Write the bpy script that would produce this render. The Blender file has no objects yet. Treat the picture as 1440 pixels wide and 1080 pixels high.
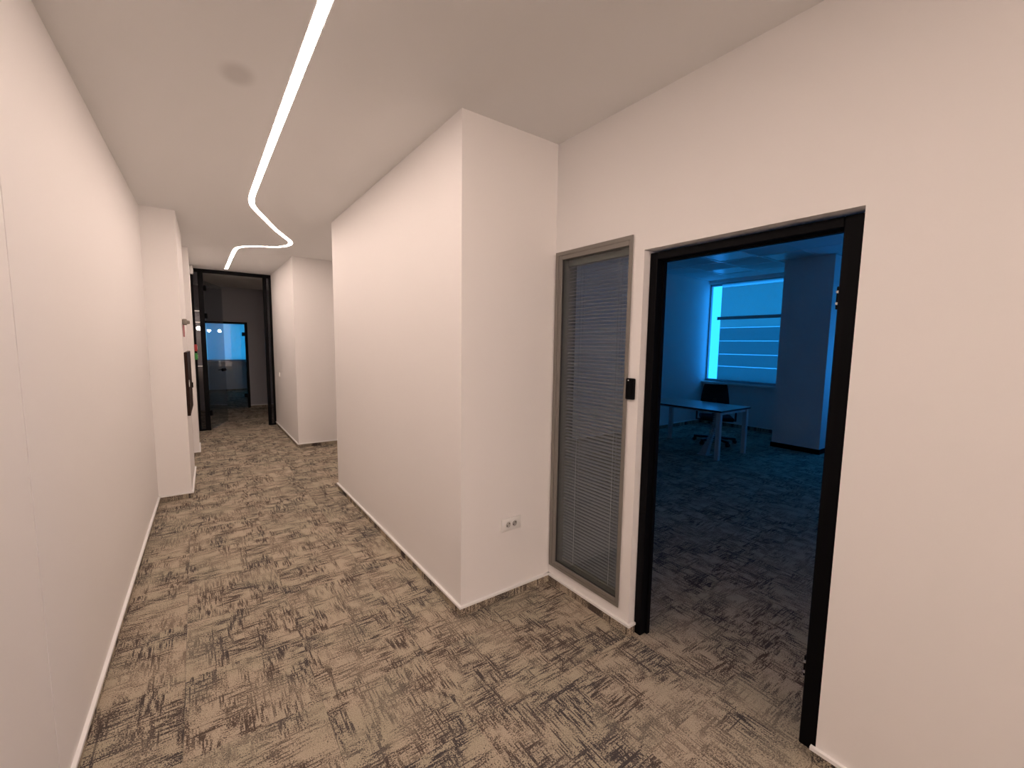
import bpy, bmesh, math, random
from mathutils import Matrix, Vector
random.seed(7)
S = bpy.context.scene
COL = S.collection

# ------------------------------------------------------------------ camera
def cam_axes(yaw, pitch, roll):
    cy, sy, cp, sp = math.cos(yaw), math.sin(yaw), math.cos(pitch), math.sin(pitch)
    fwd = Vector((sy*cp, cy*cp, sp)); right = Vector((cy, -sy, 0)); up = right.cross(fwd)
    cr, sr = math.cos(roll), math.sin(roll)
    return cr*right + sr*up, -sr*right + cr*up, fwd
cd = bpy.data.cameras.new('camera'); cam = bpy.data.objects.new('camera', cd); COL.objects.link(cam)
r_, u_, f_ = cam_axes(0.6295, -0.101, 0.0142)
cam.matrix_world = Matrix(((r_.x, u_.x, -f_.x, 0), (r_.y, u_.y, -f_.y, 0), (r_.z, u_.z, -f_.z, 1.6), (0, 0, 0, 1)))
cd.sensor_fit = 'HORIZONTAL'; cd.sensor_width = 36.0
cd.lens = 606.88/1440*36
cd.shift_y = 6.69/1440
cd.clip_start = 0.02; cd.clip_end = 200
S.camera = cam

# ------------------------------------------------------------------ world: blue dusk sky outside the windows
W = bpy.data.worlds.new('dusk_sky'); S.world = W; W.use_nodes = True
bg = W.node_tree.nodes['Background']
bg.inputs[0].default_value = (0.018, 0.30, 1.0, 1)
bg.inputs[1].default_value = 3.9
LED_STRENGTH = 52.0
PENDANT_STRENGTH = 350.0
LED_COLOR = (1.0, 0.775, 0.67)
vs = S.view_settings
vs.view_transform = 'Standard'; vs.look = 'None'; vs.gamma = 1.0; vs.use_curve_mapping = False
vs.exposure = 0.0
def portal(name, loc, rot, sx, sy):
    l = bpy.data.lights.new(name, 'AREA'); l.shape = 'RECTANGLE'; l.size = sx; l.size_y = sy
    l.cycles.is_portal = True
    o = bpy.data.objects.new(name, l); COL.objects.link(o); o.location = loc; o.rotation_euler = rot
portal('window_portal', (8.83, 4.1, 1.9), (0, math.pi/2, 0), 2.06, 1.9)
portal('window_portal', (8.83, 1.35, 1.9), (0, math.pi/2, 0), 2.06, 2.1)
portal('window_portal', (0.75, 16.7, 1.5), (-math.pi/2, 0, 0), 2.0, 1.2)

# ------------------------------------------------------------------ helpers
def mat(name):
    m = bpy.data.materials.new(name); m.use_nodes = True
    return m, m.node_tree.nodes, m.node_tree.links, m.node_tree.nodes['Principled BSDF']
def simple(name, col, rough=0.5, metal=0.0, bump=0.0, bscale=200, var=0.0, spec=.5):
    m, N, L, P = mat(name)
    P.inputs['Specular IOR Level'].default_value = spec
    P.inputs['Base Color'].default_value = (*col, 1); P.inputs['Roughness'].default_value = rough
    P.inputs['Metallic'].default_value = metal
    tc = N.new('ShaderNodeTexCoord'); nz = N.new('ShaderNodeTexNoise'); nz.inputs['Scale'].default_value = bscale
    nz.inputs['Detail'].default_value = 3
    L.new(tc.outputs['Object'], nz.inputs['Vector'])
    if bump:
        b = N.new('ShaderNodeBump'); b.inputs['Strength'].default_value = bump; b.inputs['Distance'].default_value = 0.002
        L.new(nz.outputs['Fac'], b.inputs['Height']); L.new(b.outputs[0], P.inputs['Normal'])
    if var:
        mx = N.new('ShaderNodeMix'); mx.data_type = 'RGBA'
        mx.inputs['A'].default_value = (*[c*(1-var) for c in col], 1); mx.inputs['B'].default_value = (*[min(1, c*(1+var)) for c in col], 1)
        L.new(nz.outputs['Fac'], mx.inputs['Factor']); L.new(mx.outputs['Result'], P.inputs['Base Color'])
    return m
def glass(name, tint=(0.9, 0.93, 0.93), boost=1.0):
    m, N, L, P = mat(name); N.remove(P)
    out = N['Material Output']
    geo = N.new('ShaderNodeNewGeometry')
    mr = N.new('ShaderNodeMapRange'); mr.inputs['To Min'].default_value = 1.5; mr.inputs['To Max'].default_value = 1/1.5
    L.new(geo.outputs['Backfacing'], mr.inputs['Value'])
    fr = N.new('ShaderNodeFresnel'); L.new(mr.outputs[0], fr.inputs['IOR'])
    mu = N.new('ShaderNodeMath'); mu.operation = 'MULTIPLY'; mu.use_clamp = True; mu.inputs[1].default_value = boost
    L.new(fr.outputs[0], mu.inputs[0])
    tr = N.new('ShaderNodeBsdfTransparent'); tr.inputs[0].default_value = (*tint, 1)
    gl = N.new('ShaderNodeBsdfGlossy'); gl.inputs['Roughness'].default_value = 0.0
    mx = N.new('ShaderNodeMixShader')
    L.new(mu.outputs[0], mx.inputs[0]); L.new(tr.outputs[0], mx.inputs[1]); L.new(gl.outputs[0], mx.inputs[2])
    L.new(mx.outputs[0], out.inputs[0])
    return m
def fabric(name, col, transl, transp=0.0):
    m, N, L, P = mat(name); N.remove(P); out = N['Material Output']
    tc = N.new('ShaderNodeTexCoord'); wv = N.new('ShaderNodeTexNoise'); wv.inputs['Scale'].default_value = 40
    L.new(tc.outputs['Object'], wv.inputs['Vector'])
    cr = N.new('ShaderNodeMix'); cr.data_type = 'RGBA'
    cr.inputs['A'].default_value = (*[c*.92 for c in col], 1); cr.inputs['B'].default_value = (*col, 1)
    L.new(wv.outputs['Fac'], cr.inputs['Factor'])
    d = N.new('ShaderNodeBsdfDiffuse'); t = N.new('ShaderNodeBsdfTranslucent'); x = N.new('ShaderNodeBsdfTransparent')
    L.new(cr.outputs['Result'], d.inputs[0]); L.new(cr.outputs['Result'], t.inputs[0])
    m1 = N.new('ShaderNodeMixShader'); m1.inputs[0].default_value = transl
    L.new(d.outputs[0], m1.inputs[1]); L.new(t.outputs[0], m1.inputs[2])
    m2 = N.new('ShaderNodeMixShader'); m2.inputs[0].default_value = transp
    L.new(m1.outputs[0], m2.inputs[1]); L.new(x.outputs[0], m2.inputs[2]); L.new(m2.outputs[0], out.inputs[0])
    return m
def emissive(name, col, strength):
    m, N, L, P = mat(name)
    P.inputs['Base Color'].default_value = (.8, .8, .8, 1)
    P.inputs['Emission Color'].default_value = (*col, 1); P.inputs['Emission Strength'].default_value = strength
    return m

def carpet(name):
    m, N, L, P = mat(name)
    P.inputs['Roughness'].default_value = 1.0; P.inputs['Specular IOR Level'].default_value = 0.05
    tc = N.new('ShaderNodeTexCoord'); oi = N.new('ShaderNodeObjectInfo')
    cb = N.new('ShaderNodeCombineXYZ')
    for i, k in enumerate((37.7, 91.3)):
        q = N.new('ShaderNodeMath'); q.operation = 'MULTIPLY'; q.inputs[1].default_value = k
        L.new(oi.outputs['Random'], q.inputs[0]); L.new(q.outputs[0], cb.inputs[i])
    ad = N.new('ShaderNodeVectorMath'); ad.operation = 'ADD'
    L.new(tc.outputs['Object'], ad.inputs[0]); L.new(cb.outputs[0], ad.inputs[1])
    def noise(scale, off=(0, 0, 0), detail=2.0, rough=0.5):
        mp = N.new('ShaderNodeMapping'); mp.inputs['Scale'].default_value = scale; mp.inputs['Location'].default_value = off
        L.new(ad.outputs[0], mp.inputs['Vector'])
        n = N.new('ShaderNodeTexNoise'); n.inputs['Scale'].default_value = 1.0; n.inputs['Detail'].default_value = detail
        n.inputs['Roughness'].default_value = rough
        L.new(mp.outputs[0], n.inputs['Vector']); return n.outputs['Fac']
    def rng(v, a, b, c=0.0, d=1.0):
        r = N.new('ShaderNodeMapRange'); r.interpolation_type = 'SMOOTHSTEP'
        for k, x in zip(('From Min', 'From Max', 'To Min', 'To Max'), (a, b, c, d)): r.inputs[k].default_value = x
        L.new(v, r.inputs['Value']); return r.outputs[0]
    def op(o, a, b):
        q = N.new('ShaderNodeMath'); q.operation = o
        for i, x in enumerate((a, b)):
            if isinstance(x, float): q.inputs[i].default_value = x
            else: L.new(x, q.inputs[i])
        return q.outputs[0]
    def snapped(sx, sy):                       # yarn rows: coordinates quantised across the row
        sn = N.new('ShaderNodeVectorMath'); sn.operation = 'SNAP'; sn.inputs[1].default_value = (sx, sy, 1.0)
        L.new(ad.outputs[0], sn.inputs[0]); return sn.outputs[0]
    def noise_at(vec, scale, off=(0, 0, 0), detail=0.0):
        mp = N.new('ShaderNodeMapping'); mp.inputs['Scale'].default_value = scale; mp.inputs['Location'].default_value = off
        L.new(vec, mp.inputs['Vector'])
        n = N.new('ShaderNodeTexNoise'); n.inputs['Scale'].default_value = 1.0; n.inputs['Detail'].default_value = detail
        L.new(mp.outputs[0], n.inputs['Vector']); return n.outputs['Fac']
    speck = noise((165, 165, 165), (3, 7, 1), 2.0, .7)
    sp = op('MULTIPLY', op('SUBTRACT', speck, .5), 1.25)
    rowA, rowB = snapped(.0058, .004), snapped(.004, .0066)
    blkA, blkB = snapped(.021, .010), snapped(.010, .025)
    dA = rng(op('ADD', noise_at(rowA, (137.7, 14, 0), (0, 0, .3)), sp), .44, .60)
    dB = rng(op('ADD', noise_at(rowB, (13, 121.3, 0), (11, 4, .6)), sp), .44, .60)
    mA = rng(noise_at(blkA, (12, 4.2, 0), (5, 2, .1), 1.0), .39, .54)
    mB = rng(noise_at(blkB, (4.2, 11, 0), (8, 9, .9), 1.0), .45, .58)
    solid = op('MULTIPLY', rng(op('ADD', noise_at(blkA, (19, 8, 0), (2, 5, .4), 1.0), sp), .60, .74), .9)
    dark = op('MAXIMUM', op('MAXIMUM', op('MULTIPLY', dA, mA), op('MULTIPLY', dB, mB)), solid)
    dark = op('MULTIPLY', dark, op('ADD', rng(noise((2.4, 2.4, 1), (1, 1, 0), 1.0), .32, .62, 0.0, .55), .55))
    dark = op('ADD', op('MULTIPLY', dark, 1.0), op('MULTIPLY', rng(speck, .50, .70), .36))
    dark = op('MINIMUM', dark, 1.0)
    tint = rng(noise((3, 3, 1), (4, 4, 0), 1.0), .35, .65)
    base = N.new('ShaderNodeMix'); base.data_type = 'RGBA'
    base.inputs['A'].default_value = (.430, .378, .280, 1); base.inputs['B'].default_value = (.475, .402, .308, 1)
    L.new(tint, base.inputs['Factor'])
    dk = N.new('ShaderNodeMix'); dk.data_type = 'RGBA'
    dk.inputs['A'].default_value = (.070, .062, .064, 1); dk.inputs['B'].default_value = (.100, .078, .064, 1)
    L.new(tint, dk.inputs['Factor'])
    mx = N.new('ShaderNodeMix'); mx.data_type = 'RGBA'
    L.new(dark, mx.inputs['Factor']); L.new(base.outputs['Result'], mx.inputs['A']); L.new(dk.outputs['Result'], mx.inputs['B'])
    loop = rng(noise((300, 300, 300), (0, 0, 0), 2.0, .7), .3, .7, .66, 1.32)
    vm = N.new('ShaderNodeVectorMath'); vm.operation = 'SCALE'
    L.new(mx.outputs['Result'], vm.inputs[0]); L.new(loop, vm.inputs['Scale'])
    L.new(vm.outputs[0], P.inputs['Base Color'])
    b = N.new('ShaderNodeBump'); b.inputs['Strength'].default_value = .6; b.inputs['Distance'].default_value = .003
    L.new(speck, b.inputs['Height']); L.new(b.outputs[0], P.inputs['Normal'])
    return m

def ceiling_paint():
    m, N, L, P = mat('ceiling_paint'); P.inputs['Roughness'].default_value = .8
    tc = N.new('ShaderNodeTexCoord')
    sb = N.new('ShaderNodeVectorMath'); sb.operation = 'SUBTRACT'; sb.inputs[1].default_value = (.213, 2.505, 2.838)
    mp = N.new('ShaderNodeVectorMath'); mp.operation = 'MULTIPLY'; mp.inputs[1].default_value = (1.25, .85, 0)
    ln = N.new('ShaderNodeVectorMath'); ln.operation = 'LENGTH'
    L.new(tc.outputs['Object'], sb.inputs[0]); L.new(sb.outputs[0], mp.inputs[0]); L.new(mp.outputs[0], ln.inputs[0])
    r = N.new('ShaderNodeMapRange'); r.interpolation_type = 'SMOOTHSTEP'
    for k, x in zip(('From Min', 'From Max', 'To Min', 'To Max'), (.035, .115, 1.0, 0.0)): r.inputs[k].default_value = x
    L.new(ln.outputs['Value'], r.inputs['Value'])
    mx = N.new('ShaderNodeMix'); mx.data_type = 'RGBA'
    mx.inputs['A'].default_value = (.82, .82, .81, 1); mx.inputs['B'].default_value = (.65, .64, .625, 1)
    L.new(r.outputs[0], mx.inputs['Factor']); L.new(mx.outputs['Result'], P.inputs['Base Color'])
    return m

M = dict(
    wall=simple('wall_paint', (.84, .825, .81), .7, bump=.05, bscale=120),
    ceil=ceiling_paint(),
    carpet=carpet('carpet'),
    white=simple('white_plastic', (.78, .78, .76), .35),
    cap=simple('white_capping', (.88, .88, .87), .35),
    black=simple('black_powder_coat', (.0025, .0025, .0035), .5, bump=.04, bscale=500, spec=.08),
    blackp=simple('black_plastic', (.003, .003, .004), .35, spec=.06),
    alu=simple('grey_aluminium', (.215, .20, .18), .45, .2),
    steel=simple('brushed_steel', (.5, .5, .5), .3, .9),
    slat=simple('blind_slat', (.29, .29, .30), .5, .1),
    headrail=simple('blind_headrail', (.13, .13, .12), .5),
    cord=simple('blind_cord', (.5, .5, .5), .7),
    gasket=simple('rubber_gasket', (.03, .03, .03), .7),
    glass=glass('clear_glass'),
    smoked=glass('smoked_glass', (.60, .61, .66)),
    leafglass=glass('door_leaf_glass', (.86, .90, .93)),
    led=emissive('led_diffuser', LED_COLOR, LED_STRENGTH),
    ledhouse=simple('led_housing', (.7, .7, .7), .4),
    well_shade=simple('socket_well_shade', (.42, .41, .39), .5),  # white plastic greyed: recess shade painted onto a flat disc
    red=simple('red_plastic', (.42, .03, .03), .4),
    green=simple('green_plastic', (.05, .30, .06), .4),
    brown=simple('dark_brown_panel', (.022, .010, .006), .45, var=.4, bscale=12, spec=.1),
    greyd=simple('grey_device', (.20, .18, .15), .5),
    pink=simple('faded_red_card', (.42, .20, .21), .7),
    officewin=simple('window_profile', (.45, .46, .48), .4),
    blind=fabric('roller_fabric', (.66, .78, .70), .55, .03),
    blindseam=fabric('roller_seam', (.85, .9, .85), .7, .32),
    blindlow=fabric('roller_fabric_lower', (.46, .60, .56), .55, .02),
    farblind=fabric('distant_roller_fabric', (.84, .90, .72), .7, .04),
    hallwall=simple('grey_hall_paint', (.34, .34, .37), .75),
    tile=simple('ceiling_tile', (.72, .72, .71), .9, bump=.1, bscale=90),
    tbar=simple('ceiling_grid', (.8, .8, .8), .4, .3),
    desk=simple('desk_laminate', (.50, .46, .40), .28, var=.08, bscale=6),
    edge=simple('dark_edge_band', (.02, .018, .018), .5),
    leg=simple('light_grey_steel', (.62, .62, .62), .4, .2),
    chairf=simple('dark_chair_fabric', (.010, .010, .016), .85, bump=.2, bscale=400),
    chairp=simple('black_nylon', (.012, .012, .014), .45),
    spine=simple('grey_nylon', (.45, .45, .46), .45),
    concrete=simple('floor_slab', (.3, .3, .3), .9),
    bulb=emissive('lamp_globe', LED_COLOR, PENDANT_STRENGTH),
    diffuser_off=simple('light_panel_off', (.75, .75, .74), .35),
)

def link(o, parent=None, label=None, cat=None, group=None, kind=None):
    COL.objects.link(o)
    if parent is not None: o.parent = parent
    if label: o['label'] = label
    if cat: o['category'] = cat
    if group: o['group'] = group
    if kind: o['kind'] = kind
    return o
def empty(name, loc, label, cat=None, group=None, kind=None, rotz=0.0):
    o = bpy.data.objects.new(name, None); o.location = loc; o.rotation_euler = (0, 0, rotz); o.empty_display_size = .05
    return link(o, None, label, cat, group, kind)
def addbox(bm, lo, hi, bevel=0.0, M4=None, seg=1):
    lo, hi = Vector(lo), Vector(hi)
    g = bmesh.ops.create_cube(bm, size=1.0)
    vs_ = g['verts']; c = (lo+hi)/2; d = hi-lo
    for v in vs_: v.co = Vector((v.co.x*d.x, v.co.y*d.y, v.co.z*d.z)) + c
    if bevel:
        es = list({e for v in vs_ for e in v.link_edges})
        r = bmesh.ops.bevel(bm, geom=es, offset=bevel, segments=seg, affect='EDGES', profile=.5)
        vs_ = list({v for f in r['faces'] for v in f.verts} | {v for v in vs_ if v.is_valid})
    if M4 is not None: bmesh.ops.transform(bm, matrix=M4, verts=vs_)
    return vs_
def addcyl(bm, p0, p1, r0, r1=None, seg=16):
    p0, p1 = Vector(p0), Vector(p1); d = p1-p0
    mt = Matrix.Translation((p0+p1)/2) @ d.to_track_quat('Z', 'Y').to_matrix().to_4x4()
    bmesh.ops.create_cone(bm, cap_ends=True, segments=seg, radius1=r0, radius2=r0 if r1 is None else r1, depth=d.length, matrix=mt)
def addprism(bm, pts, z0, z1):
    b = [bm.verts.new((x, y, z0)) for x, y in pts]; t = [bm.verts.new((x, y, z1)) for x, y in pts]; n = len(pts)
    bm.faces.new(b[::-1]); bm.faces.new(t)
    for i in range(n): bm.faces.new((b[i], b[(i+1) % n], t[(i+1) % n], t[i]))
def build(name, bm, m, parent=None, smooth=False, **kw):
    bmesh.ops.recalc_face_normals(bm, faces=bm.faces)
    me = bpy.data.meshes.new(name); bm.to_mesh(me); bm.free(); me.materials.append(M[m])
    if smooth:
        for p in me.polygons: p.use_smooth = True
        me.set_sharp_from_angle(angle=math.radians(40))
    o = bpy.data.objects.new(name, me)
    return link(o, parent, **kw)
def boxes(name, lst, m, parent=None, bevel=0.0, **kw):
    bm = bmesh.new()
    for lo, hi in lst: addbox(bm, lo, hi, bevel)
    return build(name, bm, m, parent, **kw)
def rel(o):          # parent offset so children can be given in world coordinates
    return o
def boxw(name, lo, hi, m, parent, bevel=0.0, **kw):
    """part in world coordinates under an unrotated Empty"""
    L0 = parent.location if parent is not None else Vector()
    # sub-parts: subtract the whole chain
    p = parent; off = Vector()
    while p is not None: off += p.location; p = p.parent
    return boxes(name, [(Vector(lo)-off, Vector(hi)-off)], m, parent, bevel, **kw)
ST = dict(kind='structure')

# ------------------------------------------------------------------ main dimensions (metres; camera stands at x=0,y=0)
H = 2.838; XR = 1.8686; XB = 1.188; Y1 = 2.113; Y2 = 4.854
YD0, YD1, DH = 0.5304, 1.4344, 2.092
YP = 9.35
def xl(y): return -0.3785 + (y-5.3795)*0.01866      # the left wall runs very slightly askew
RX = 8.75; RY0, RY1 = -1.0, 5.04; RH = 2.99

# ------------------------------------------------------------------ floor
floor = boxes('floor', [((-0.9, -4.2, -.12), (9.0, 9.4, -.006))], 'concrete', label='office floor covered in beige and brown carpet tiles', **ST)
T = 0.5
tbm = bmesh.new(); addbox(tbm, (-.2494, -.2494, -.006), (.2494, .2494, 0), 0.0)
for v in tbm.verts:
    pass
tme = bpy.data.meshes.new('carpet_tile'); tbm.to_mesh(tme); tbm.free(); tme.materials.append(M['carpet'])
def tile_used(x, y):
    x0, x1, y0, y1 = x-.25, x+.25, y-.25, y+.25
    def hit(a, b, c, d): return x0 < b and x1 > a and y0 < d and y1 > c
    vis = hit(-.6, XR, -.3, Y1) or hit(-.6, XB, Y1, Y2) or hit(-.5, XR, Y2, 7.1) or hit(-.1, 1.2, 7.1, 9.4)
    if not vis and hit(XR, RX, .5, RY1):                                    # inside the office: the part the doorway shows
        lo = .45 + max(0, x1-XR)*.26; hi = 1.6 + max(0, x1-XR)*.80
        vis = y1 > lo and y0 < hi
    return vis
ix = 0
for i in range(-2, 19):
    for j in range(-2, 20):
        x, y = i*T+.13, j*T+.18
        if tile_used(x, y):
            o = bpy.data.objects.new('carpet_tile', tme)
            o.location = (x, y, 0)
            # quarter-turned laying, as the streaks in the photograph
            o.rotation_euler = (0, 0, (((i+j) % 2) + 2*random.randint(0, 1))*math.pi/2)
            link(o, floor); ix += 1
boxes('floor', [((-1.2, 9.4, -.12), (3.2, 16.9, 0.0))], 'carpet', label='carpeted floor of the unlit hall behind the far glass door', **ST)
boxes('floor', [((-0.9, -4.2, -.006), (XR, -1.08, 0.0))], 'carpet', label='carpeted corridor floor behind the viewer', **ST)
boxes('floor', [((1.99, -1.1, -.006), (9.0, 0.0, -.0005))], 'carpet', label='carpeted office floor to the right of the doorway', **ST)

# ------------------------------------------------------------------ walls
def prism(name, pts, z0, z1, m='wall', **kw):
    bm = bmesh.new(); addprism(bm, pts, z0, z1); return build(name, bm, m, **kw)
# left wall with a flush door in it
FD0, FD1, FDH, G = 1.03, 1.953, 2.16, .004
bm = bmesh.new()
addprism(bm, [(xl(-4)-.15, -4), (xl(-4), -4), (xl(FD0), FD0), (xl(FD0)-.15, FD0)], 0, H)
addprism(bm, [(xl(FD0)-.15, FD0), (xl(FD0), FD0), (xl(FD1), FD1), (xl(FD1)-.15, FD1)], FDH, H)
addprism(bm, [(xl(FD1)-.15, FD1), (xl(FD1), FD1), (xl(5.38), 5.38), (xl(5.38)-.15, 5.38)], 0, H)
build('wall_left', bm, 'wall', label='long plain white wall on the left of the corridor', **ST)
bm = bmesh.new()
addprism(bm, [(xl(FD0)-.05, FD0+G), (xl(FD0)-.001, FD0+G), (xl(FD1)-.001, FD1-G), (xl(FD1)-.05, FD1-G)], .0, FDH-G)
build('door_4', bm, 'wall', label='flush white door panel set almost invisibly in the left wall', **ST)
prism('wall_left_column', [(-.6, 5.38), (-.112, 5.38), (-.092, 6.46), (-.6, 6.46)], 0, H, label='white square column jutting out from the left wall', **ST)
prism('wall_left_recess', [(-.6, 6.46), (-.36, 6.46), (-.36, 7.34), (-.6, 7.34)], 0, H, label='short recessed wall between the two left columns', **ST)
prism('wall_left_pier', [(-.6, 7.34), (-.04, 7.34), (-.04, 9.42), (-.6, 9.42)], 0, H, label='white wall pier left of the far glass door', **ST)
prism('wall_box', [(XB, Y1), (XR, Y1), (XR, Y2), (XB, Y2)], 0, H, label='white boxed-out wall block with the double socket', **ST)
prism('wall_far_right', [(1.178, 7.1), (1.99, 7.1), (1.99, 9.42), (1.178, 9.42)], 0, H, label='white wall block beside the far glass door', **ST)
boxes('wall_behind', [((-2.6, -9.1, 0), (3.6, -9.0, H)), ((-2.6, -9.0, 0), (-2.5, -4.0, H)), ((3.5, -9.0, 0), (3.6, -4.0, H)),
                      ((-2.5, -4.1, 0), (xl(-4), -4.0, H)), ((XR, -4.1, 0), (3.5, -4.0, H))], 'wall', label='white lobby walls behind the viewer', **ST)
boxes('ceiling', [((-2.6, -9.1, H), (3.6, -4.1, H+.1))], 'ceil', label='white lobby ceiling behind the viewer', **ST)
boxes('floor', [((-2.6, -9.1, -.12), (3.6, -4.2, 0.0))], 'carpet', label='carpeted lobby floor behind the viewer', **ST)
# right wall with openings for the glazed panel and the door
WY0, WY1, WZ0, WZ1 = 1.508, 2.097, .130, 2.175
X1 = 1.99
boxes('wall_right', [((XR, -4.0, 0), (X1, YD0, H)), ((XR, YD0, DH), (X1, YD1, H)), ((XR, YD1, 0), (X1, WY0, H)),
                     ((XR, WY0, 0), (X1, WY1, WZ0)), ((XR, WY0, WZ1), (X1, WY1, H)), ((XR, WY1, 0), (X1, 7.1, H))],
      'wall', label='white wall on the right with the office doorway and glazed panel', **ST)
# corridor ceiling
boxes('ceiling', [((-.75, -4.1, H), (X1, 9.42, H+.1))], 'ceil', label='smooth white corridor ceiling with one soft grey smudge', **ST)

# skirting: a strip of carpet under a thin white capping
def skirt(name, p0, p1, n, label, e0=0, e1=0, z=.05):
    p0, p1, n = Vector((*p0, 0)), Vector((*p1, 0)), Vector((*n, 0)).normalized(); t = (p1-p0).normalized()
    a0, a1 = p0-t*e0*.008, p1+t*e1*.008
    bm = bmesh.new(); addprism(bm, [(v.x, v.y) for v in (a0, a1, a1+n*.008, a0+n*.008)], .0005, z)
    o = build(name, bm, 'carpet', label=label, **ST)
    a0, a1 = p0-t*e0*.015, p1+t*e1*.015
    bm = bmesh.new(); addprism(bm, [(v.x, v.y) for v in (a0, a1, a1+n*.015, a0+n*.015)], z, z+.014)
    build('white_capping', bm, 'cap', o, label='thin white capping strip along the top of the carpet skirting')
    return o
skirt('baseboard_left', (xl(-4), -4), (xl(5.38), 5.38), (1, -.0187), 'carpet skirting along the long left wall')
skirt('baseboard_left_column', (xl(5.38), 5.38), (-.112, 5.38), (0, -1), 'carpet skirting on the front of the left column', 0, 1)
skirt('baseboard_left_column_side', (-.112, 5.38), (-.092, 6.46), (1, -.0185), 'carpet skirting on the corridor side of the left column', 0, 0)
skirt('baseboard_left_pier', (-.36, 7.34), (-.04, 7.34), (0, -1), 'carpet skirting on the front of the far left pier', 0, 1)
skirt('baseboard_left_pier_side', (-.04, 7.34), (-.04, 7.97), (1, 0), 'short carpet skirting on the side of the far left pier', 0, 0)
skirt('baseboard_box_side', (XB, Y2), (XB, Y1), (-1, 0), 'carpet skirting along the corridor side of the wall block', 1, 1)
skirt('baseboard_box_front', (XB, Y1), (XR, Y1), (0, -1), 'carpet skirting under the double socket', 0, 0)
skirt('baseboard_right_panel', (XR, Y1), (XR, YD1), (-1, 0), 'carpet skirting under the glazed panel', 0, 1)
skirt('baseboard_right_return', (XR, YD1), (XR+.045, YD1), (0, -1), 'small return of the carpet skirting into the doorway', 0, 0)
skirt('baseboard_right', (XR, YD0), (XR, -4), (-1, 0), 'carpet skirting on the right of the office doorway', 1, 0)
skirt('baseboard_recess', (XR, Y2), (XR, 7.1), (-1, 0), 'carpet skirting at the back of the right recess')
skirt('baseboard_far_right', (1.178, 7.1), (XR, 7.1), (0, -1), 'carpet skirting on the front of the far right wall block', 1, 0)
skirt('baseboard_far_right_side', (1.178, 7.1), (1.178, YP), (-1, 0), 'carpet skirting on the corridor side of the far right wall block', 0, 0)

# ------------------------------------------------------------------ LED strip
path = [(.440, -3.6), (.440, 0.), (.438, 2.0), (.438, 3.2), (.440, 4.15), (.441, 4.38), (.449, 4.55), (.470, 4.70), (.506, 4.83), (.560, 4.98), (.64, 5.20),
        (.771, 5.555), (.905, 5.86), (.966, 6.00), (1.000, 6.10), (1.018, 6.20), (1.012, 6.30), (.985, 6.40), (.930, 6.495),
        (.84, 6.57), (.762, 6.623), (.66, 6.70), (.585, 6.76), (.525, 6.85), (.492, 6.96), (.480, 7.10), (.476, 7.30), (.474, 7.8), (.470, 9.06)]
def resample(pts, n=3):
    out = []
    for i in range(len(pts)-1):
        p = [Vector(pts[max(0, min(len(pts)-1, i+k))]) for k in (-1, 0, 1, 2)]
        for s in range(n):
            t = s/n
            if (p[2]-p[1]).length > .5: q = p[1].lerp(p[2], t)
            else:
                m1 = (p[2]-p[0]).normalized()*(p[2]-p[1]).length; m2 = (p[3]-p[1]).normalized()*(p[2]-p[1]).length
                q = (2*t**3-3*t**2+1)*p[1]+(t**3-2*t**2+t)*m1+(-2*t**3+3*t**2)*p[2]+(t**3-t**2)*m2
            out.append(q)
    return out+[Vector(pts[-1])]
def ribbon(bm, pts, w, z0, z1):
    rows = []
    for i, p in enumerate(pts):
        a = pts[max(0, i-1)]; b = pts[min(len(pts)-1, i+1)]; t = (b-a).normalized(); n = Vector((-t.y, t.x))
        if 0 < i < len(pts)-1:
            t1 = (p-a).normalized(); c = max(.6, Vector((-t1.y, t1.x)).dot(n))
        else: c = 1
        l, r = p+n*w/2/c, p-n*w/2/c
        rows.append([bm.verts.new((q.x, q.y, z)) for q, z in ((l, z1), (r, z1), (r, z0), (l, z0))])
    for i in range(len(rows)-1):
        for k in range(4): bm.faces.new((rows[i][k], rows[i][(k+1) % 4], rows[i+1][(k+1) % 4], rows[i+1][k]))
    bm.faces.new(rows[0]); bm.faces.new(rows[-1][::-1])
P = resample(path)
led = empty('led_strip_light', (.44, 0, H), 'glowing zigzag LED strip running along the corridor ceiling', 'strip light')
OFF = Vector((.44, 0))
bm = bmesh.new(); ribbon(bm, [p-OFF for p in P], .041, -.0045, -.0005); build('diffuser', bm, 'led', led)
for s in (-1, 1):
    bm = bmesh.new()
    side = []
    for i, p in enumerate(P):
        a = P[max(0, i-1)]; b = P[min(len(P)-1, i+1)]; t = (b-a).normalized(); side.append(p+Vector((-t.y, t.x))*s*.0245-OFF)
    ribbon(bm, side, .006, -.0034, -.0004); build('housing_edge', bm, 'ledhouse', led)
boxw('end_cap', (.448, 9.0605, H-.004), (.492, 9.066, H-.0004), 'ledhouse', led)

# lobby pendants behind the viewer (their light comes up the corridor)
for x_, lab in ((.10, 'lit globe pendant lamp in the lobby behind the viewer, nearest the left wall'), (.62, 'lit globe pendant lamp in the middle of the lobby behind the viewer'), (1.14, 'lit globe pendant lamp in the lobby behind the viewer, nearest the right wall')):
    e = empty('pendant_lamp', (x_, -7.4, H), lab, 'pendant lamp', group='lobby pendant lamps')
    bm = bmesh.new(); addcyl(bm, (0, 0, -.02), (0, 0, 0), .05); build('canopy', bm, 'blackp', e)
    bm = bmesh.new(); addcyl(bm, (0, 0, -.55), (0, 0, -.02), .004, seg=8); build('cord', bm, 'blackp', e)
    bm = bmesh.new(); bmesh.ops.create_uvsphere(bm, u_segments=20, v_segments=12, radius=.098, matrix=Matrix.Translation((0, 0, -.645))); build('globe', bm, 'bulb', e, smooth=True)

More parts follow.
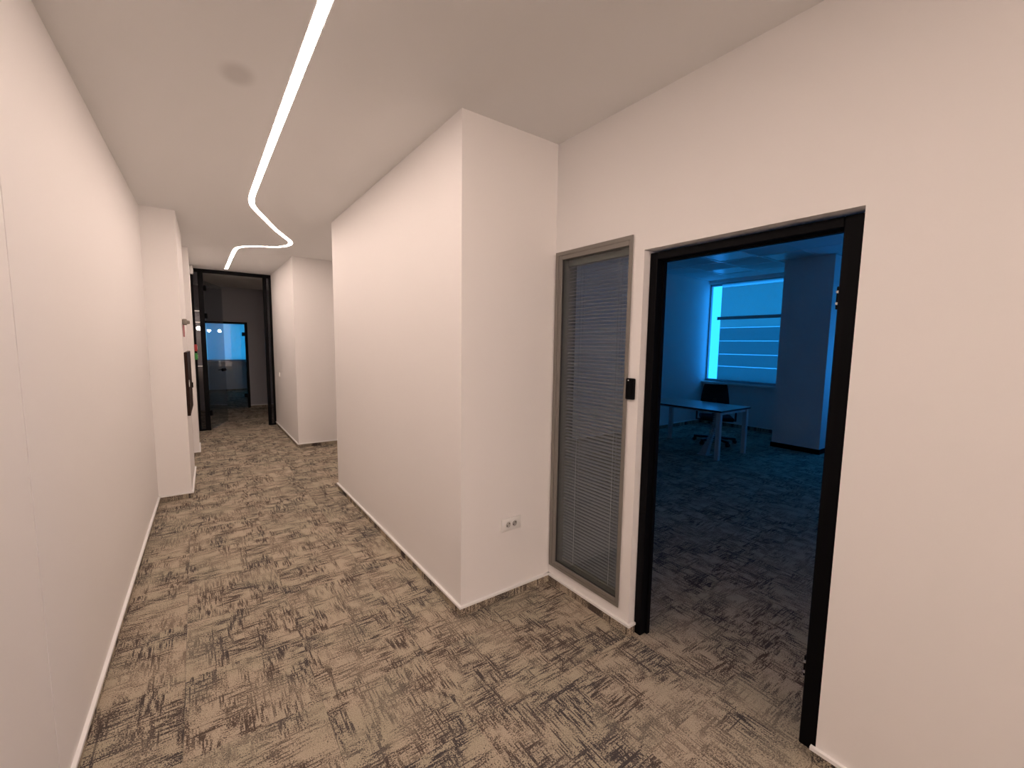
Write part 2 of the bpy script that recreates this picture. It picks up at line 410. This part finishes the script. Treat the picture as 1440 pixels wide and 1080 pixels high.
# ------------------------------------------------------------------ window_1: glazed side panel with venetian blind inside
w1 = empty('window_1', (XR, (WY0+WY1)/2, WZ0), 'tall narrow glazed panel in grey aluminium beside the office doorway', kind='structure')
FW = .042
def frame_bars(prefix, x0, x1, inset, m):
    a, b, c, d = WY0+inset, WY1-inset, WZ0+inset, WZ1-inset
    return a, b, c, d
for nm, lo, hi in (('frame_bar', (XR-.006, WY0, WZ0), (X1+.004, WY0+.022, WZ1)), ('frame_bar', (XR-.006, WY1-.050, WZ0), (X1+.004, WY1, WZ1)),
                   ('frame_bar', (XR-.006, WY0+.022, WZ0), (X1+.004, WY1-.050, WZ0+.038)), ('frame_bar', (XR-.006, WY0+.022, WZ1-.045), (X1+.004, WY1-.050, WZ1))):
    boxw(nm, lo, hi, 'alu', w1, .002)
# raised outer lip of the profile (gives the stepped edge)
for lo, hi in (((XR-.010, WY0-.004, WZ0-.004), (XR-.0055, WY0+.010, WZ1+.004)), ((XR-.010, WY1-.022, WZ0-.004), (XR-.0055, WY1+.004, WZ1+.004)),
               ((XR-.010, WY0+.010, WZ0-.004), (XR-.0055, WY1-.022, WZ0+.016)), ((XR-.010, WY0+.010, WZ1-.018), (XR-.0055, WY1-.022, WZ1+.004))):
    boxw('frame_lip', lo, hi, 'alu', w1)
PY0, PY1, PZ0, PZ1 = WY0+.022, WY1-.050, WZ0+.038, WZ1-.045
boxw('pane', (XR+.010, PY0, PZ0), (XR+.016, PY1, PZ1), 'glass', w1)
boxw('pane', (X1-.020, PY0, PZ0), (X1-.014, PY1, PZ1), 'glass', w1)
for lo, hi in (((XR+.0, PY0, PZ0), (XR+.010, PY0+.004, PZ1)), ((XR+.0, PY1-.004, PZ0), (XR+.010, PY1, PZ1)), ((XR+.0, PY0+.004, PZ0), (XR+.010, PY1-.004, PZ0+.004))):
    boxw('gasket', lo, hi, 'gasket', w1)
vb = empty('venetian_blind', (XR+.058, (PY0+PY1)/2, PZ1), 'grey horizontal slat blind between the panes of the glazed panel', 'blind')
boxw('headrail', (XR+.042, PY0+.006, PZ1-.036), (XR+.074, PY1-.006, PZ1), 'headrail', vb, .002)
sbm = bmesh.new(); hw, n = .0125, 4; wd = (PY1-PY0)/2-.012
rows = []
for k in range(n+1):
    u = -1+2*k/n; x = u*hw; z = .0022*(1-u*u)
    rows.append([sbm.verts.new((x, s*wd, z+dz)) for s, dz in ((-1, 0), (1, 0), (1, -.0004), (-1, -.0004))])
for k in range(n):
    for q in range(4): sbm.faces.new((rows[k][q], rows[k][(q+1) % 4], rows[k+1][(q+1) % 4], rows[k+1][q]))
sbm.faces.new(rows[0]); sbm.faces.new(rows[-1][::-1])
bmesh.ops.recalc_face_normals(sbm, faces=sbm.faces)
sme = bpy.data.meshes.new('slat'); sbm.to_mesh(sme); sbm.free(); sme.materials.append(M['slat'])
z = PZ1-.045; ns = 0
while z > PZ0+.03:
    o = bpy.data.objects.new('slat', sme); o.location = (0, 0, z-PZ1); o.rotation_euler = (0, math.radians(-14), 0); link(o, vb); z -= .0212; ns += 1
boxw('bottom_rail', (XR+.046, PY0+.012, PZ0+.004), (XR+.070, PY1-.012, PZ0+.016), 'alu', vb, .002)
for yy in (PY0+.10, PY1-.12):
    for dx in (-.0135, .0135):
        boxw('ladder_cord', (XR+.058+dx-.0008, yy-.0008, PZ0+.016), (XR+.058+dx+.0008, yy+.0008, PZ1-.03), 'cord', vb)

# ------------------------------------------------------------------ door_1: black frame and glass leaf swung into the office
d1 = empty('door_1', (XR, (YD0+YD1)/2, 0), 'black framed office doorway with its glass leaf swung inward', kind='structure')
FX0, FX1 = XR+.046, X1+.012
boxw('jamb', (FX0, YD1-.046, 0), (FX1, YD1-.002, DH-.012), 'black', d1, .003)
boxw('jamb', (FX0, YD0, 0), (FX1, YD0+.072, DH-.012), 'black', d1, .003)
boxw('head', (FX0, YD0+.072, DH-.050), (FX1, YD1-.046, DH-.012), 'black', d1, .003)
boxw('stop', (FX0+.045, YD1-.058, 0), (FX1-.02, YD1-.046, DH-.050), 'black', d1)
boxw('stop', (FX0+.045, YD0+.074, DH-.058), (FX1-.02, YD1-.058, DH-.050), 'black', d1)
lf = boxw('leaf', (X1+.020, YD0+.076, .008), (X1+.020+.78, YD0+.084, DH-.060), 'leafglass', d1)
for zc in (1.795, .295):
    h = boxw('hinge', (FX1-.030, YD0+.072, zc-.043), (X1+.075, YD0+.096, zc+.043), 'black', lf, .002, label='black patch hinge')
    for dz in (-.022, .022):
        bm = bmesh.new(); addcyl(bm, (FX1-.037-(XR), YD0+.0905-(YD0+YD1)/2, zc+dz), (FX1-.029-(XR), YD0+.0905-(YD0+YD1)/2, zc+dz), .005)
        build('hinge_bolt', bm, 'steel', d1)

# ------------------------------------------------------------------ small things in the corridor
# card reader between the panel and the doorway
cr_ = empty('card_reader', (XR, 1.480, 1.376), 'black rounded card reader on the white strip left of the office doorway', 'card reader')
bm = bmesh.new(); addbox(bm, (-.020, -.027, -.057), (0, .027, .057), .006, seg=3); build('housing', bm, 'blackp', cr_, smooth=True)
bm = bmesh.new(); addcyl(bm, (-.0215, .007, .046), (-.0195, .007, .046), .0035); build('indicator_light', bm, 'white', cr_)
bm = bmesh.new(); addbox(bm, (-.022, -.019, -.046), (-.0198, .019, .030), .001); build('reader_face', bm, 'blackp', cr_)
# double socket
so = empty('double_socket', (1.543, Y1, .4845), 'white double wall socket low on the white wall block', 'socket')
bm = bmesh.new(); addbox(bm, (-.074, -.011, -.041), (.074, 0, .041), .004, seg=2); build('cover_plate', bm, 'white', so, smooth=True)
for sx in (-.026, .022):
    bm = bmesh.new()
    bmesh.ops.create_cone(bm, cap_ends=False, segments=28, radius1=.0225, radius2=.0195, depth=.004, matrix=Matrix.Translation((sx, -.0125, 0)) @ Matrix.Rotation(math.pi/2, 4, 'X'))
    w = build('socket_rim', bm, 'white', so, smooth=True)
    sol = w.modifiers.new('thick', 'SOLIDIFY'); sol.thickness = .002
    bm = bmesh.new(); addcyl(bm, (sx, -.0112, 0), (sx, -.0118, 0), .0185, seg=28); well_shade = build('socket_well_shade', bm, 'well_shade', so)
    for dx, dz in ((-.0085, -.006), (.0085, .006)):
        bm = bmesh.new(); addcyl(bm, (sx+dx, -.0118, dz), (sx+dx, -.0128, dz), .0036, seg=12); build('pin_hole', bm, 'blackp', well_shade)
    for s in (-1, 1):
        bm = bmesh.new(); addbox(bm, (sx-.004, -.0132, s*.0165-.003), (sx+.004, -.0115, s*.0165+.003)); build('earth_clip', bm, 'steel', well_shade)
# light switch on the far right wall block
sw = empty('light_switch', (1.178, 8.72, 1.015), 'tiny white light switch on the wall right of the far glass door', 'switch')
bm = bmesh.new(); addbox(bm, (-.010, -.041, -.041), (0, .041, .041), .003); build('cover_plate', bm, 'white', sw)
bm = bmesh.new(); addbox(bm, (-.015, -.028, -.028), (-.0095, .028, .028), .002, Matrix.Rotation(math.radians(4), 4, 'Y')); build('rocker', bm, 'white', sw)
# dark framed board on the corridor side of the left column
def cx(y): return -.112 + (y-5.38)*.0185
bd = empty('wall_board', (cx(5.86), 5.86, .86), 'dark brown board on the corridor side of the left column', 'board', rotz=math.atan(-.0185))
bm = bmesh.new(); addbox(bm, (.003, -.43, .0), (.022, .43, .60), .003); build('panel', bm, 'brown', bd)
for lo, hi in (((.0, -.45, -.02), (.027, -.43, .62)), ((.0, .43, -.02), (.027, .45, .62)), ((.0, -.43, -.02), (.027, .43, .0)), ((.0, -.43, .60), (.027, .43, .62))):
    bm = bmesh.new(); addbox(bm, lo, hi, .002); build('frame_bar', bm, 'brown', bd)
bm = bmesh.new(); addbox(bm, (.022, -.40, .27), (.032, -.37, .34), .002); la = build('latch', bm, 'steel', bd)
bm = bmesh.new(); addbox(bm, (.027, .30, .20), (.040, .34, .26), .003); build('knob', bm, 'blackp', bd)
# grey sounder with a faded red card
gs = empty('wall_sounder', (cx(5.50), 5.50, 1.765), 'small grey device with a hanging red card above the dark board', 'alarm')
bm = bmesh.new(); addbox(bm, (.001, -.07, -.01), (.040, .07, .048), .010, seg=3); build('housing', bm, 'greyd', gs, smooth=True)
bm = bmesh.new(); addcyl(bm, (.036, 0, .018), (.062, 0, .018), .020, .015); build('horn', bm, 'greyd', gs, smooth=True)
for y0, z0 in ((-.045, -.13), (.03, -.095)):
    bm = bmesh.new(); addbox(bm, (.003, y0-.012, z0), (.016, y0+.022, -.0105), .001); build('card', bm, 'pink', gs)
# call points by the far glass door
for nm, m, loc, hgt, lab in (('fire_call_point', 'red', (-.04, 9.22, 1.475), .115, 'small red fire alarm box at the left edge of the far glass door'),
                             ('door_release', 'green', (-.04, 8.98, 1.335), .105, 'small green door release box just below the red alarm box')):
    e = empty(nm, loc, lab, 'alarm' if m == 'red' else 'switch')
    bm = bmesh.new(); addbox(bm, (0.0005, -.045, -hgt/2), (.042, .045, hgt/2), .004, seg=2); build('housing', bm, m, e, smooth=True)
    bm = bmesh.new(); addbox(bm, (.042, -.028, -.028), (.045, .028, .028), .001); build('press_plate', bm, 'white', e)
dt = empty('ceiling_sensor', (-.04, 9.05, 2.775), 'small pale sensor box high on the pier beside the far glass door', 'sensor')
bm = bmesh.new(); addbox(bm, (.0005, -.06, -.075), (.045, .06, .060), .008, seg=2); build('housing', bm, 'white', dt, smooth=True)
bm = bmesh.new(); addcyl(bm, (.043, 0, -.02), (.052, 0, -.02), .022, .014); build('lens', bm, 'greyd', dt, smooth=True)

# ------------------------------------------------------------------ door_2: glass partition closing the corridor
d2 = empty('door_2', (.57, YP, 0), 'black framed glass partition with an open glass door at the corridor end', kind='structure')
yA, yB = YP, YP+.06
PL, PR = -.0395, 1.1775
boxw('top_rail', (PL, yA, 2.778), (PR, yB, H-.001), 'black', d2, .003)
boxw('side_post', (PL, yA, 0), (-.004, yB, 2.778), 'black', d2, .003)
boxw('door_post', (.062, yA, 0), (.136, yB, 2.778), 'black', d2, .003)
boxw('door_post', (1.046, yA, 0), (1.100, yB, 2.778), 'black', d2, .003)
boxw('side_post', (1.143, yA, 0), (PR, yB, 2.778), 'black', d2, .003)
for a, b in ((-.004, .062), (1.100, 1.143)):
    boxw('bottom_rail', (a, yA, 0.0), (b, yB, .03), 'black', d2)
    pn = boxw('side_pane', (a, yA+.025, .03), (b, yA+.033, 2.778), 'smoked', d2)
for zc in (2.113, 1.918, 1.153):
    boxw('white_strip', (-.004, yA+.020, zc-.008), (.062, yA+.0245, zc+.008), 'cap', d2, label='thin white line across the narrow side pane')
# open leaf, turned about 72 degrees inwards
lf2 = bpy.data.objects.new('leaf', None)
ang = math.atan2(.87, .29)
bm = bmesh.new(); addbox(bm, (0, -.004, .01), (.90, .004, 2.64), 0)
leaf = build('leaf', bm, 'leafglass', d2)
leaf.location = (.150-.57, .075, 0); leaf.rotation_euler = (0, 0, ang)
for zc in (2.52, 2.035, .30):
    bm = bmesh.new(); addbox(bm, (-.014, -.014, zc-.045), (.045, .014, zc+.045), .002); build('hinge', bm, 'black', leaf, label='black patch hinge')
bm = bmesh.new(); addbox(bm, (.72, -.016, 1.01), (.895, .016, 1.065), .004); build('lock_case', bm, 'blackp', leaf)
bm = bmesh.new(); addcyl(bm, (.80, -.05, 1.037), (.80, .05, 1.037), .009); addbox(bm, (.68, -.056, 1.030), (.81, -.046, 1.046), .003); addbox(bm, (.68, .046, 1.030), (.81, .056, 1.046), .003)
build('lever_handle', bm, 'blackp', leaf)

# ------------------------------------------------------------------ hall and second office behind the partition
HY = 12.12
boxes('wall_hall_left', [((-1.0, 9.42, 0), (-.6, 16.8, 2.9))], 'wall', label='dim left wall of the hall behind the far glass door', **ST)
boxes('wall_hall_right', [((2.4, 9.42, 0), (2.5, 16.8, 2.9))], 'wall', label='dim right wall of the hall behind the far glass door', **ST)
boxes('wall_hall_front', [((1.99, 9.42, 0), (2.4, 9.5, 2.9))], 'wall', label='dim return wall of the hall behind the glass partition', **ST)
DX0, DX1, D3H = .10, .99, 2.045
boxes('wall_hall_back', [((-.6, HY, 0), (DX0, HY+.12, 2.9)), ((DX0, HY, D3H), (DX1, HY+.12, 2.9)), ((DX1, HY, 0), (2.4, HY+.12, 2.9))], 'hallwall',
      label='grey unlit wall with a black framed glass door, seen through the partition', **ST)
skirt('baseboard_hall', (2.4, HY), (DX1, HY), (0, -1), 'dark skirting right of the second black framed glass door')
boxes('ceiling', [((-1.0, 9.42, H), (2.5, 16.8, H+.1))], 'wall', label='unlit ceiling of the hall behind the far glass door', **ST)
d3 = empty('door_3', (.55, HY, 0), 'black framed glass door in the grey wall beyond the partition', kind='structure')
for nm, lo, hi in (('jamb', (DX0, HY-.012, 0), (DX0+.05, HY+.10, D3H)), ('jamb', (DX1-.052, HY-.012, 0), (DX1, HY+.10, D3H)), ('head', (DX0+.05, HY-.012, D3H-.045), (DX1-.052, HY+.10, D3H))):
    boxw(nm, lo, hi, 'black', d3, .002)
lf3 = boxw('leaf', (DX0+.055, HY+.03, .01), (DX1-.057, HY+.038, D3H-.05), 'leafglass', d3)
for zc in (1.765, .30):
    boxw('hinge', (DX1-.115, HY+.018, zc-.045), (DX1-.05, HY+.05, zc+.045), 'black', lf3, .002, label='black patch hinge')
# end wall of that office with its window
EY, EX0, EX1, EZ0, EZ1 = 16.62, -.25, 1.75, .95, 2.2
boxes('wall_office_end', [((-.6, EY, 0), (EX0, EY+.15, 2.9)), ((EX1, EY, 0), (2.4, EY+.15, 2.9)), ((EX0, EY, 0), (EX1, EY+.15, EZ0)), ((EX0, EY, EZ1), (EX1, EY+.15, 2.9))], 'wall',
      label='end wall of the distant office with a blue window', **ST)
skirt('baseboard_office_end', (2.4, EY), (-.6, EY), (0, -1), 'dark skirting under the distant blue window')
w4 = empty('window_4', (.75, EY, EZ0), 'distant blue window seen through two glass doors', kind='structure')
for lo, hi in (((EX0, EY+.04, EZ0), (EX0+.05, EY+.10, EZ1)), ((EX1-.05, EY+.04, EZ0), (EX1, EY+.10, EZ1)), ((EX0, EY+.04, EZ0), (EX1, EY+.10, EZ0+.05)), ((EX0, EY+.04, EZ1-.05), (EX1, EY+.10, EZ1))):
    boxw('frame_bar', lo, hi, 'officewin', w4)
boxw('pane', (EX0+.05, EY+.066, EZ0+.05), (EX1-.05, EY+.072, EZ1-.05), 'glass', w4)
boxw('sill', (EX0-.03, EY-.10, EZ0-.035), (EX1+.03, EY+.04, EZ0), 'white', w4, .004)
rb = empty('roller_blind', (.75, EY+.02, EZ1), 'pale blind drawn over the distant blue window', 'blind')
boxw('fabric', (EX0+.03, EY+.018, EZ0+.05), (EX1-.03, EY+.022, EZ1-.03), 'farblind', rb)
bm = bmesh.new(); addcyl(bm, (EX0+.02-.75, 0, -.03), (EX1-.02-.75, 0, -.03), .018); build('roller_tube', bm, 'officewin', rb)
boxw('bottom_bar', (EX0+.03, EY+.012, EZ0+.035), (EX1-.03, EY+.028, EZ0+.05), 'officewin', rb)

# ------------------------------------------------------------------ the blue office behind the doorway
boxes('wall_office_left', [((X1, RY1, 0), (RX+.15, RY1+.1, RH+.1))], 'wall', label='left wall of the unlit office, lit blue by the window', **ST)
boxes('wall_office_right', [((X1, RY0-.1, 0), (RX+.15, RY0, RH+.1))], 'wall', label='right wall of the unlit office', **ST)
A0, A1, B0, B1, Z0, Z1 = 3.14, 5.04, .35, 2.45, .90, 2.925
boxes('wall_office_window', [((RX, RY0, 0), (RX+.15, RY1, Z0)), ((RX, RY0, Z1), (RX+.15, RY1, RH+.1)), ((RX, RY0, Z0), (RX+.15, B0, Z1)), ((RX, B1, Z0), (RX+.15, A0, Z1))],
      'wall', label='window wall of the unlit office', **ST)
prism('wall_office_column', [(7.60, 2.46), (8.75, 2.46), (8.75, 3.137), (7.60, 3.137)], 0, RH, label='dark square column beside the office window', **ST)
boxes('wall_office_upper', [((X1-.12, RY0, H+.1), (X1, RY1, RH+.1))], 'wall', label='wall above the doorway on the office side', **ST)
skirt('baseboard_office_left', (X1, RY1), (RX, RY1), (0, -1), 'dark skirting along the left wall of the office', z=.07)
skirt('baseboard_office_window', (RX, 3.137), (RX, RY1), (-1, 0), 'dark skirting under the office window', z=.07)
def dskirt(name, lo, hi, label): boxes(name, [(lo, hi)], 'black', label=label, **ST)
dskirt('baseboard_office_column', (7.588, 2.45, .0005), (7.5995, 3.149, .075), 'black skirting at the foot of the office column')
dskirt('baseboard_office_column_side', (7.60, 2.448, .0005), (8.75, 2.4595, .075), 'black skirting on the side of the office column')
# the two office windows
def office_window(name, y0, y1, label, tr=True):
    w = empty(name, (RX, (y0+y1)/2, Z0), label, kind='structure')
    f0, f1 = RX+.06, RX+.13
    zt = 2.222
    for lo, hi in (((f0, y0, Z0), (f1, y0+.05, Z1)), ((f0, y1-.022, Z0), (f1, y1, Z1)), ((f0, y0+.05, Z0), (f1, y1-.022, Z0+.05)), ((f0, y0+.05, Z1-.05), (f1, y1-.022, Z1))):
        boxw('frame_bar', lo, hi, 'officewin', w, .003)
    if tr: boxw('transom', (f0, y0+.05, zt-.025), (f1, y1-.022, zt+.025), 'officewin', w, .003)
    for a, b in (((Z0+.05, zt-.025), (zt+.025, Z1-.05)) if tr else ((Z0+.05, Z1-.05),)):
        boxw('pane', (f0+.03, y0+.05, a), (f0+.036, y1-.022, b), 'glass', w)
    boxw('sill', (RX-.10, y0-.0 if y0 > 3 else y0-.02, Z0-.04), (RX+.06, y1, Z0), 'white', w, .004)
    return w
office_window('window_2', A0, A1-.004, 'tall office window glowing blue beside the column', False)
office_window('window_3', B0, B1, 'second office window to the right of the column')
# blind of the visible window: fabric in bays with lighter seams
bl = empty('window_blind', (RX+.03, 3.95, Z1), 'blue-lit fabric blind with four pale horizontal seams on the office window', 'blind')
b0, b1 = A0+.01, 4.772
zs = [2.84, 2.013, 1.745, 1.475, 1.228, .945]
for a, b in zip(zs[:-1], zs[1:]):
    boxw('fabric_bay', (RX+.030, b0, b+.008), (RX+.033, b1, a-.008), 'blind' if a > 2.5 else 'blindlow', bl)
for zc in zs[1:-1]:
    boxw('seam', (RX+.0305, b0, zc-.008), (RX+.0325, b1, zc+.008), 'blindseam', bl)
boxw('head_band', (RX+.0305, b0, 2.833), (RX+.0325, b1, 2.90), 'blindseam', bl)
boxw('head_tube', (RX+.022, b0, 2.90), (RX+.042, b1, 2.924), 'officewin', bl, .003)
boxw('bottom_bar', (RX+.024, b0, .93), (RX+.040, b1, .952), 'officewin', bl, .003)
boxw('cross_bar', (RX+.004, b0, 2.175), (RX+.026, b1+.06, 2.24), 'officewin', bl, .004)

dim_blind = empty('window_blind', (RX+.03, 1.4, Z1), 'plain fabric blind added out of view, half drawn to dim the second office window', 'blind')  # unseen blind, added to cut the light from this window
boxw('fabric', (RX+.030, B0+.01, 1.955), (RX+.033, B1-.01, 2.90), 'blind', dim_blind)
boxw('head_tube', (RX+.022, B0+.01, 2.90), (RX+.042, B1-.01, 2.924), 'officewin', dim_blind, .003)
boxw('bottom_bar', (RX+.024, B0+.01, 1.94), (RX+.040, B1-.01, 1.955), 'officewin', dim_blind, .003)

# suspended ceiling of the office
oc = boxes('ceiling', [((X1-.12, RY0, RH+.012), (RX+.15, RY1+.1, RH+.11))], 'tile', label='suspended tile ceiling of the unlit office', **ST)
cbm = bmesh.new(); addbox(cbm, (-.292, -.292, 0), (.292, .292, .011), .004)
bmesh.ops.recalc_face_normals(cbm, faces=cbm.faces)
cme = bpy.data.meshes.new('ceiling_tile'); cbm.to_mesh(cme); cbm.free(); cme.materials.append(M['tile'])
gx = [RX-.30-.6*k for k in range(8)]; gy = [RY1-.30-.6*k for k in range(6)]
LP = {(3, 2), (1, 1), (2, 3)}
for i, x in enumerate(gx):
    for j, y in enumerate(gy):
        if (i, j) in LP: continue
        if x > 7.3 and 2.2 < y < 3.4: continue
        o = bpy.data.objects.new('ceiling_tile', cme); o.location = (x, y, RH); link(o, oc)
for x in [RX-.6*k for k in range(1, 9)]:
    boxes('grid_bar', [((x-.011, gy[-1]-.3, RH-.002), (x+.011, RY1, RH+.004))], 'tbar', oc)
for y in [RY1-.6*k for k in range(1, 7)]:
    boxes('grid_bar', [((gx[-1]-.3, y-.011, RH-.0015), (7.59 if 2.4 < y < 3.2 else RX, y+.011, RH+.004))], 'tbar', oc)
for (i, j), lab in (((3, 2), 'unlit square ceiling panel light nearest the office doorway'), ((1, 1), 'unlit square ceiling panel light near the office window'), ((2, 3), 'unlit square ceiling panel light in front of the column')):
    e = empty('panel_light', (gx[i], gy[j], RH), lab, 'ceiling light')
    for lo, hi in (((-.288, -.288, -.006), (.288, -.272, .011)), ((-.288, .272, -.006), (.288, .288, .011)), ((-.288, -.272, -.006), (-.272, .272, .011)), ((.272, -.272, -.006), (.288, .272, .011))):
        boxes('frame_bar', [(lo, hi)], 'tbar', e)
    boxes('diffuser', [((-.272, -.272, .001), (.272, .272, .009))], 'diffuser_off', e)

# desk
dk = empty('office_desk', (6.28, 3.78, 0), 'rectangular office desk with pale legs in the blue-lit office', 'desk')
dx0, dx1, dy0, dy1, dz = 5.86, 6.71, 3.09, 4.46, .722
boxw('tabletop', (dx0+.002, dy0+.002, dz-.024), (dx1-.002, dy1-.002, dz), 'desk', dk, .002)
for lo, hi in (((dx0, dy0, dz-.0245), (dx0+.002, dy1, dz-.001)), ((dx1-.002, dy0, dz-.0245), (dx1, dy1, dz-.001)), ((dx0+.002, dy0, dz-.0245), (dx1-.002, dy0+.002, dz-.001)), ((dx0+.002, dy1-.002, dz-.0245), (dx1-.002, dy1, dz-.001))):
    boxw('edge_band', lo, hi, 'edge', dk)
for x in (dx0+.05, dx1-.05):
    for y in (dy0+.05, dy1-.06):
        bm = bmesh.new(); addbox(bm, (x-.030-6.28, y-.030-3.78, .006), (x+.030-6.28, y+.030-3.78, dz-.0245), .004); lg = build('leg', bm, 'leg', dk)
        bm = bmesh.new(); addcyl(bm, (x-6.28, y-3.78, 0), (x-6.28, y-3.78, .008), .022); build('foot', bm, 'blackp', lg)
for y in (dy0+.05, dy1-.06):
    boxw('side_rail', (dx0+.08, y-.015, dz-.065), (dx1-.08, y+.015, dz-.025), 'leg', dk)
for x in (dx0+.16, dx1-.16):
    boxw('long_rail', (x-.02, dy0+.065, dz-.06), (x+.02, dy1-.075, dz-.025), 'leg', dk)
# cable spine
sp = empty('cable_spine', (6.11, 3.44, 0), 'segmented grey cable riser curving from the desk to the floor', 'cable riser')
bm = bmesh.new()
addbox(bm, (-.075, -.085, .0), (.075, .085, .010), .004)
build('base_plate', bm, 'spine', sp)
NSEG = 17
for k in range(NSEG):
    t = (k+.5)/NSEG; zz = .19+t*.475; yy = -.055-.10*math.sin(t*1.6); tilt = math.radians(16*(1-t))
    bm = bmesh.new()
    Mx = Matrix.Translation((0, yy, zz)) @ Matrix.Rotation(tilt, 4, 'X')
    addbox(bm, (-.034, -.036, -.009), (.034, .036, .006), .005, Mx)
    addbox(bm, (-.014, -.012, .006), (.014, .012, .021), 0, Mx)
    build('vertebra', bm, 'spine', sp)
bm = bmesh.new(); r0 = [(-.03, -.06, .19), (.03, -.06, .19), (.045, .06, .010), (-.045, .06, .010)]
a = [bm.verts.new(p) for p in ((-.035, -.088, .19), (.035, -.088, .19), (.035, -.020, .19), (-.035, -.020, .19))]
b = [bm.verts.new(p) for p in ((-.055, -.050, .010), (.055, -.050, .010), (.055, .060, .010), (-.055, .060, .010))]
bm.faces.new(a); bm.faces.new(b[::-1])
for k in range(4): bm.faces.new((a[k], a[(k+1) % 4], b[(k+1) % 4], b[k]))
build('lower_sleeve', bm, 'spine', sp)
# office chair
ch = empty('office_chair', (7.02, 3.79, 0), 'dark swivel office chair behind the desk', 'chair', rotz=math.radians(35))
def rbox(name, lo, hi, m, bev, parent, Mx=None, seg=3):
    bm = bmesh.new(); addbox(bm, lo, hi, bev, Mx, seg); return build(name, bm, m, parent, smooth=True)
rbox('seat', (-.25, -.25, .405), (.23, .25, .47), 'chairf', .028, ch)
# backrest: tapered towards the top, leaning back (+x)
bm = bmesh.new(); rows = []
for k in range(8):
    t = k/7; zz = .53+.44*t; w = .235-.055*t**2; xx = .255+.05*t+.03*math.sin(t*math.pi)
    rows.append([bm.verts.new((xx+dx, y, zz)) for dx, y in ((-.022, -w), (-.035+.02, 0), (-.022, w), (.022, w*.96), (.03, 0), (.022, -w*.96))])
for k in range(7):
    for q in range(6): bm.faces.new((rows[k][q], rows[k][(q+1) % 6], rows[k+1][(q+1) % 6], rows[k+1][q]))
bm.faces.new(rows[0][::-1]); bm.faces.new(rows[-1])
build('backrest', bm, 'chairf', ch, smooth=True)
rbox('back_support', (.20, -.03, .36), (.30, .03, .40), 'chairp', .006, ch)
rbox('back_stem', (.275, -.03, .37), (.305, .03, .72), 'chairp', .006, ch)
bm = bmesh.new(); addcyl(bm, (0, 0, .10), (0, 0, .28), .030); addcyl(bm, (0, 0, .28), (0, 0, .385), .018); build('gas_column', bm, 'chairp', ch, smooth=True)
rbox('mechanism', (-.12, -.09, .365), (.20, .09, .405), 'chairp', .01, ch)
for s in (-1, 1):
    ar = rbox('armrest', (-.14, s*.30-.035, .60), (.12, s*.30+.035, .625), 'chairp', .010, ch)
    bm = bmesh.new(); addbox(bm, (-.02, s*.30-.012, .40), (.03, s*.30+.012, .60), .004); addbox(bm, (-.02, min(s*.22, s*.312), .385), (.03, max(s*.22, s*.312), .402), .003); build('arm_post', bm, 'chairp', ar)
for k in range(5):
    a = math.radians(72*k-5); c, s_ = math.cos(a), math.sin(a)
    bm = bmesh.new()
    Mx = Matrix.Rotation(a, 4, 'Z')
    v = addbox(bm, (.0, -.024, .075), (.34, .024, .115), .004)
    for q in bm.verts:
        t = max(0, min(1, q.co.x/.34)); q.co.z -= .022*t; q.co.y *= 1-.35*t
    bmesh.ops.transform(bm, matrix=Mx, verts=bm.verts)
    bl_ = build('base_leg', bm, 'chairp', ch)
    bm = bmesh.new()
    for d in (-.016, .016):
        p = Vector((c*.325, s_*.325, .029)); n_ = Vector((-s_, c, 0))
        addcyl(bm, p+n_*(d-.009), p+n_*(d+.009), .029, seg=14)
    addcyl(bm, (c*.325, s_*.325, .03), (c*.325, s_*.325, .066), .008)
    build('caster', bm, 'chairp', bl_, smooth=True)
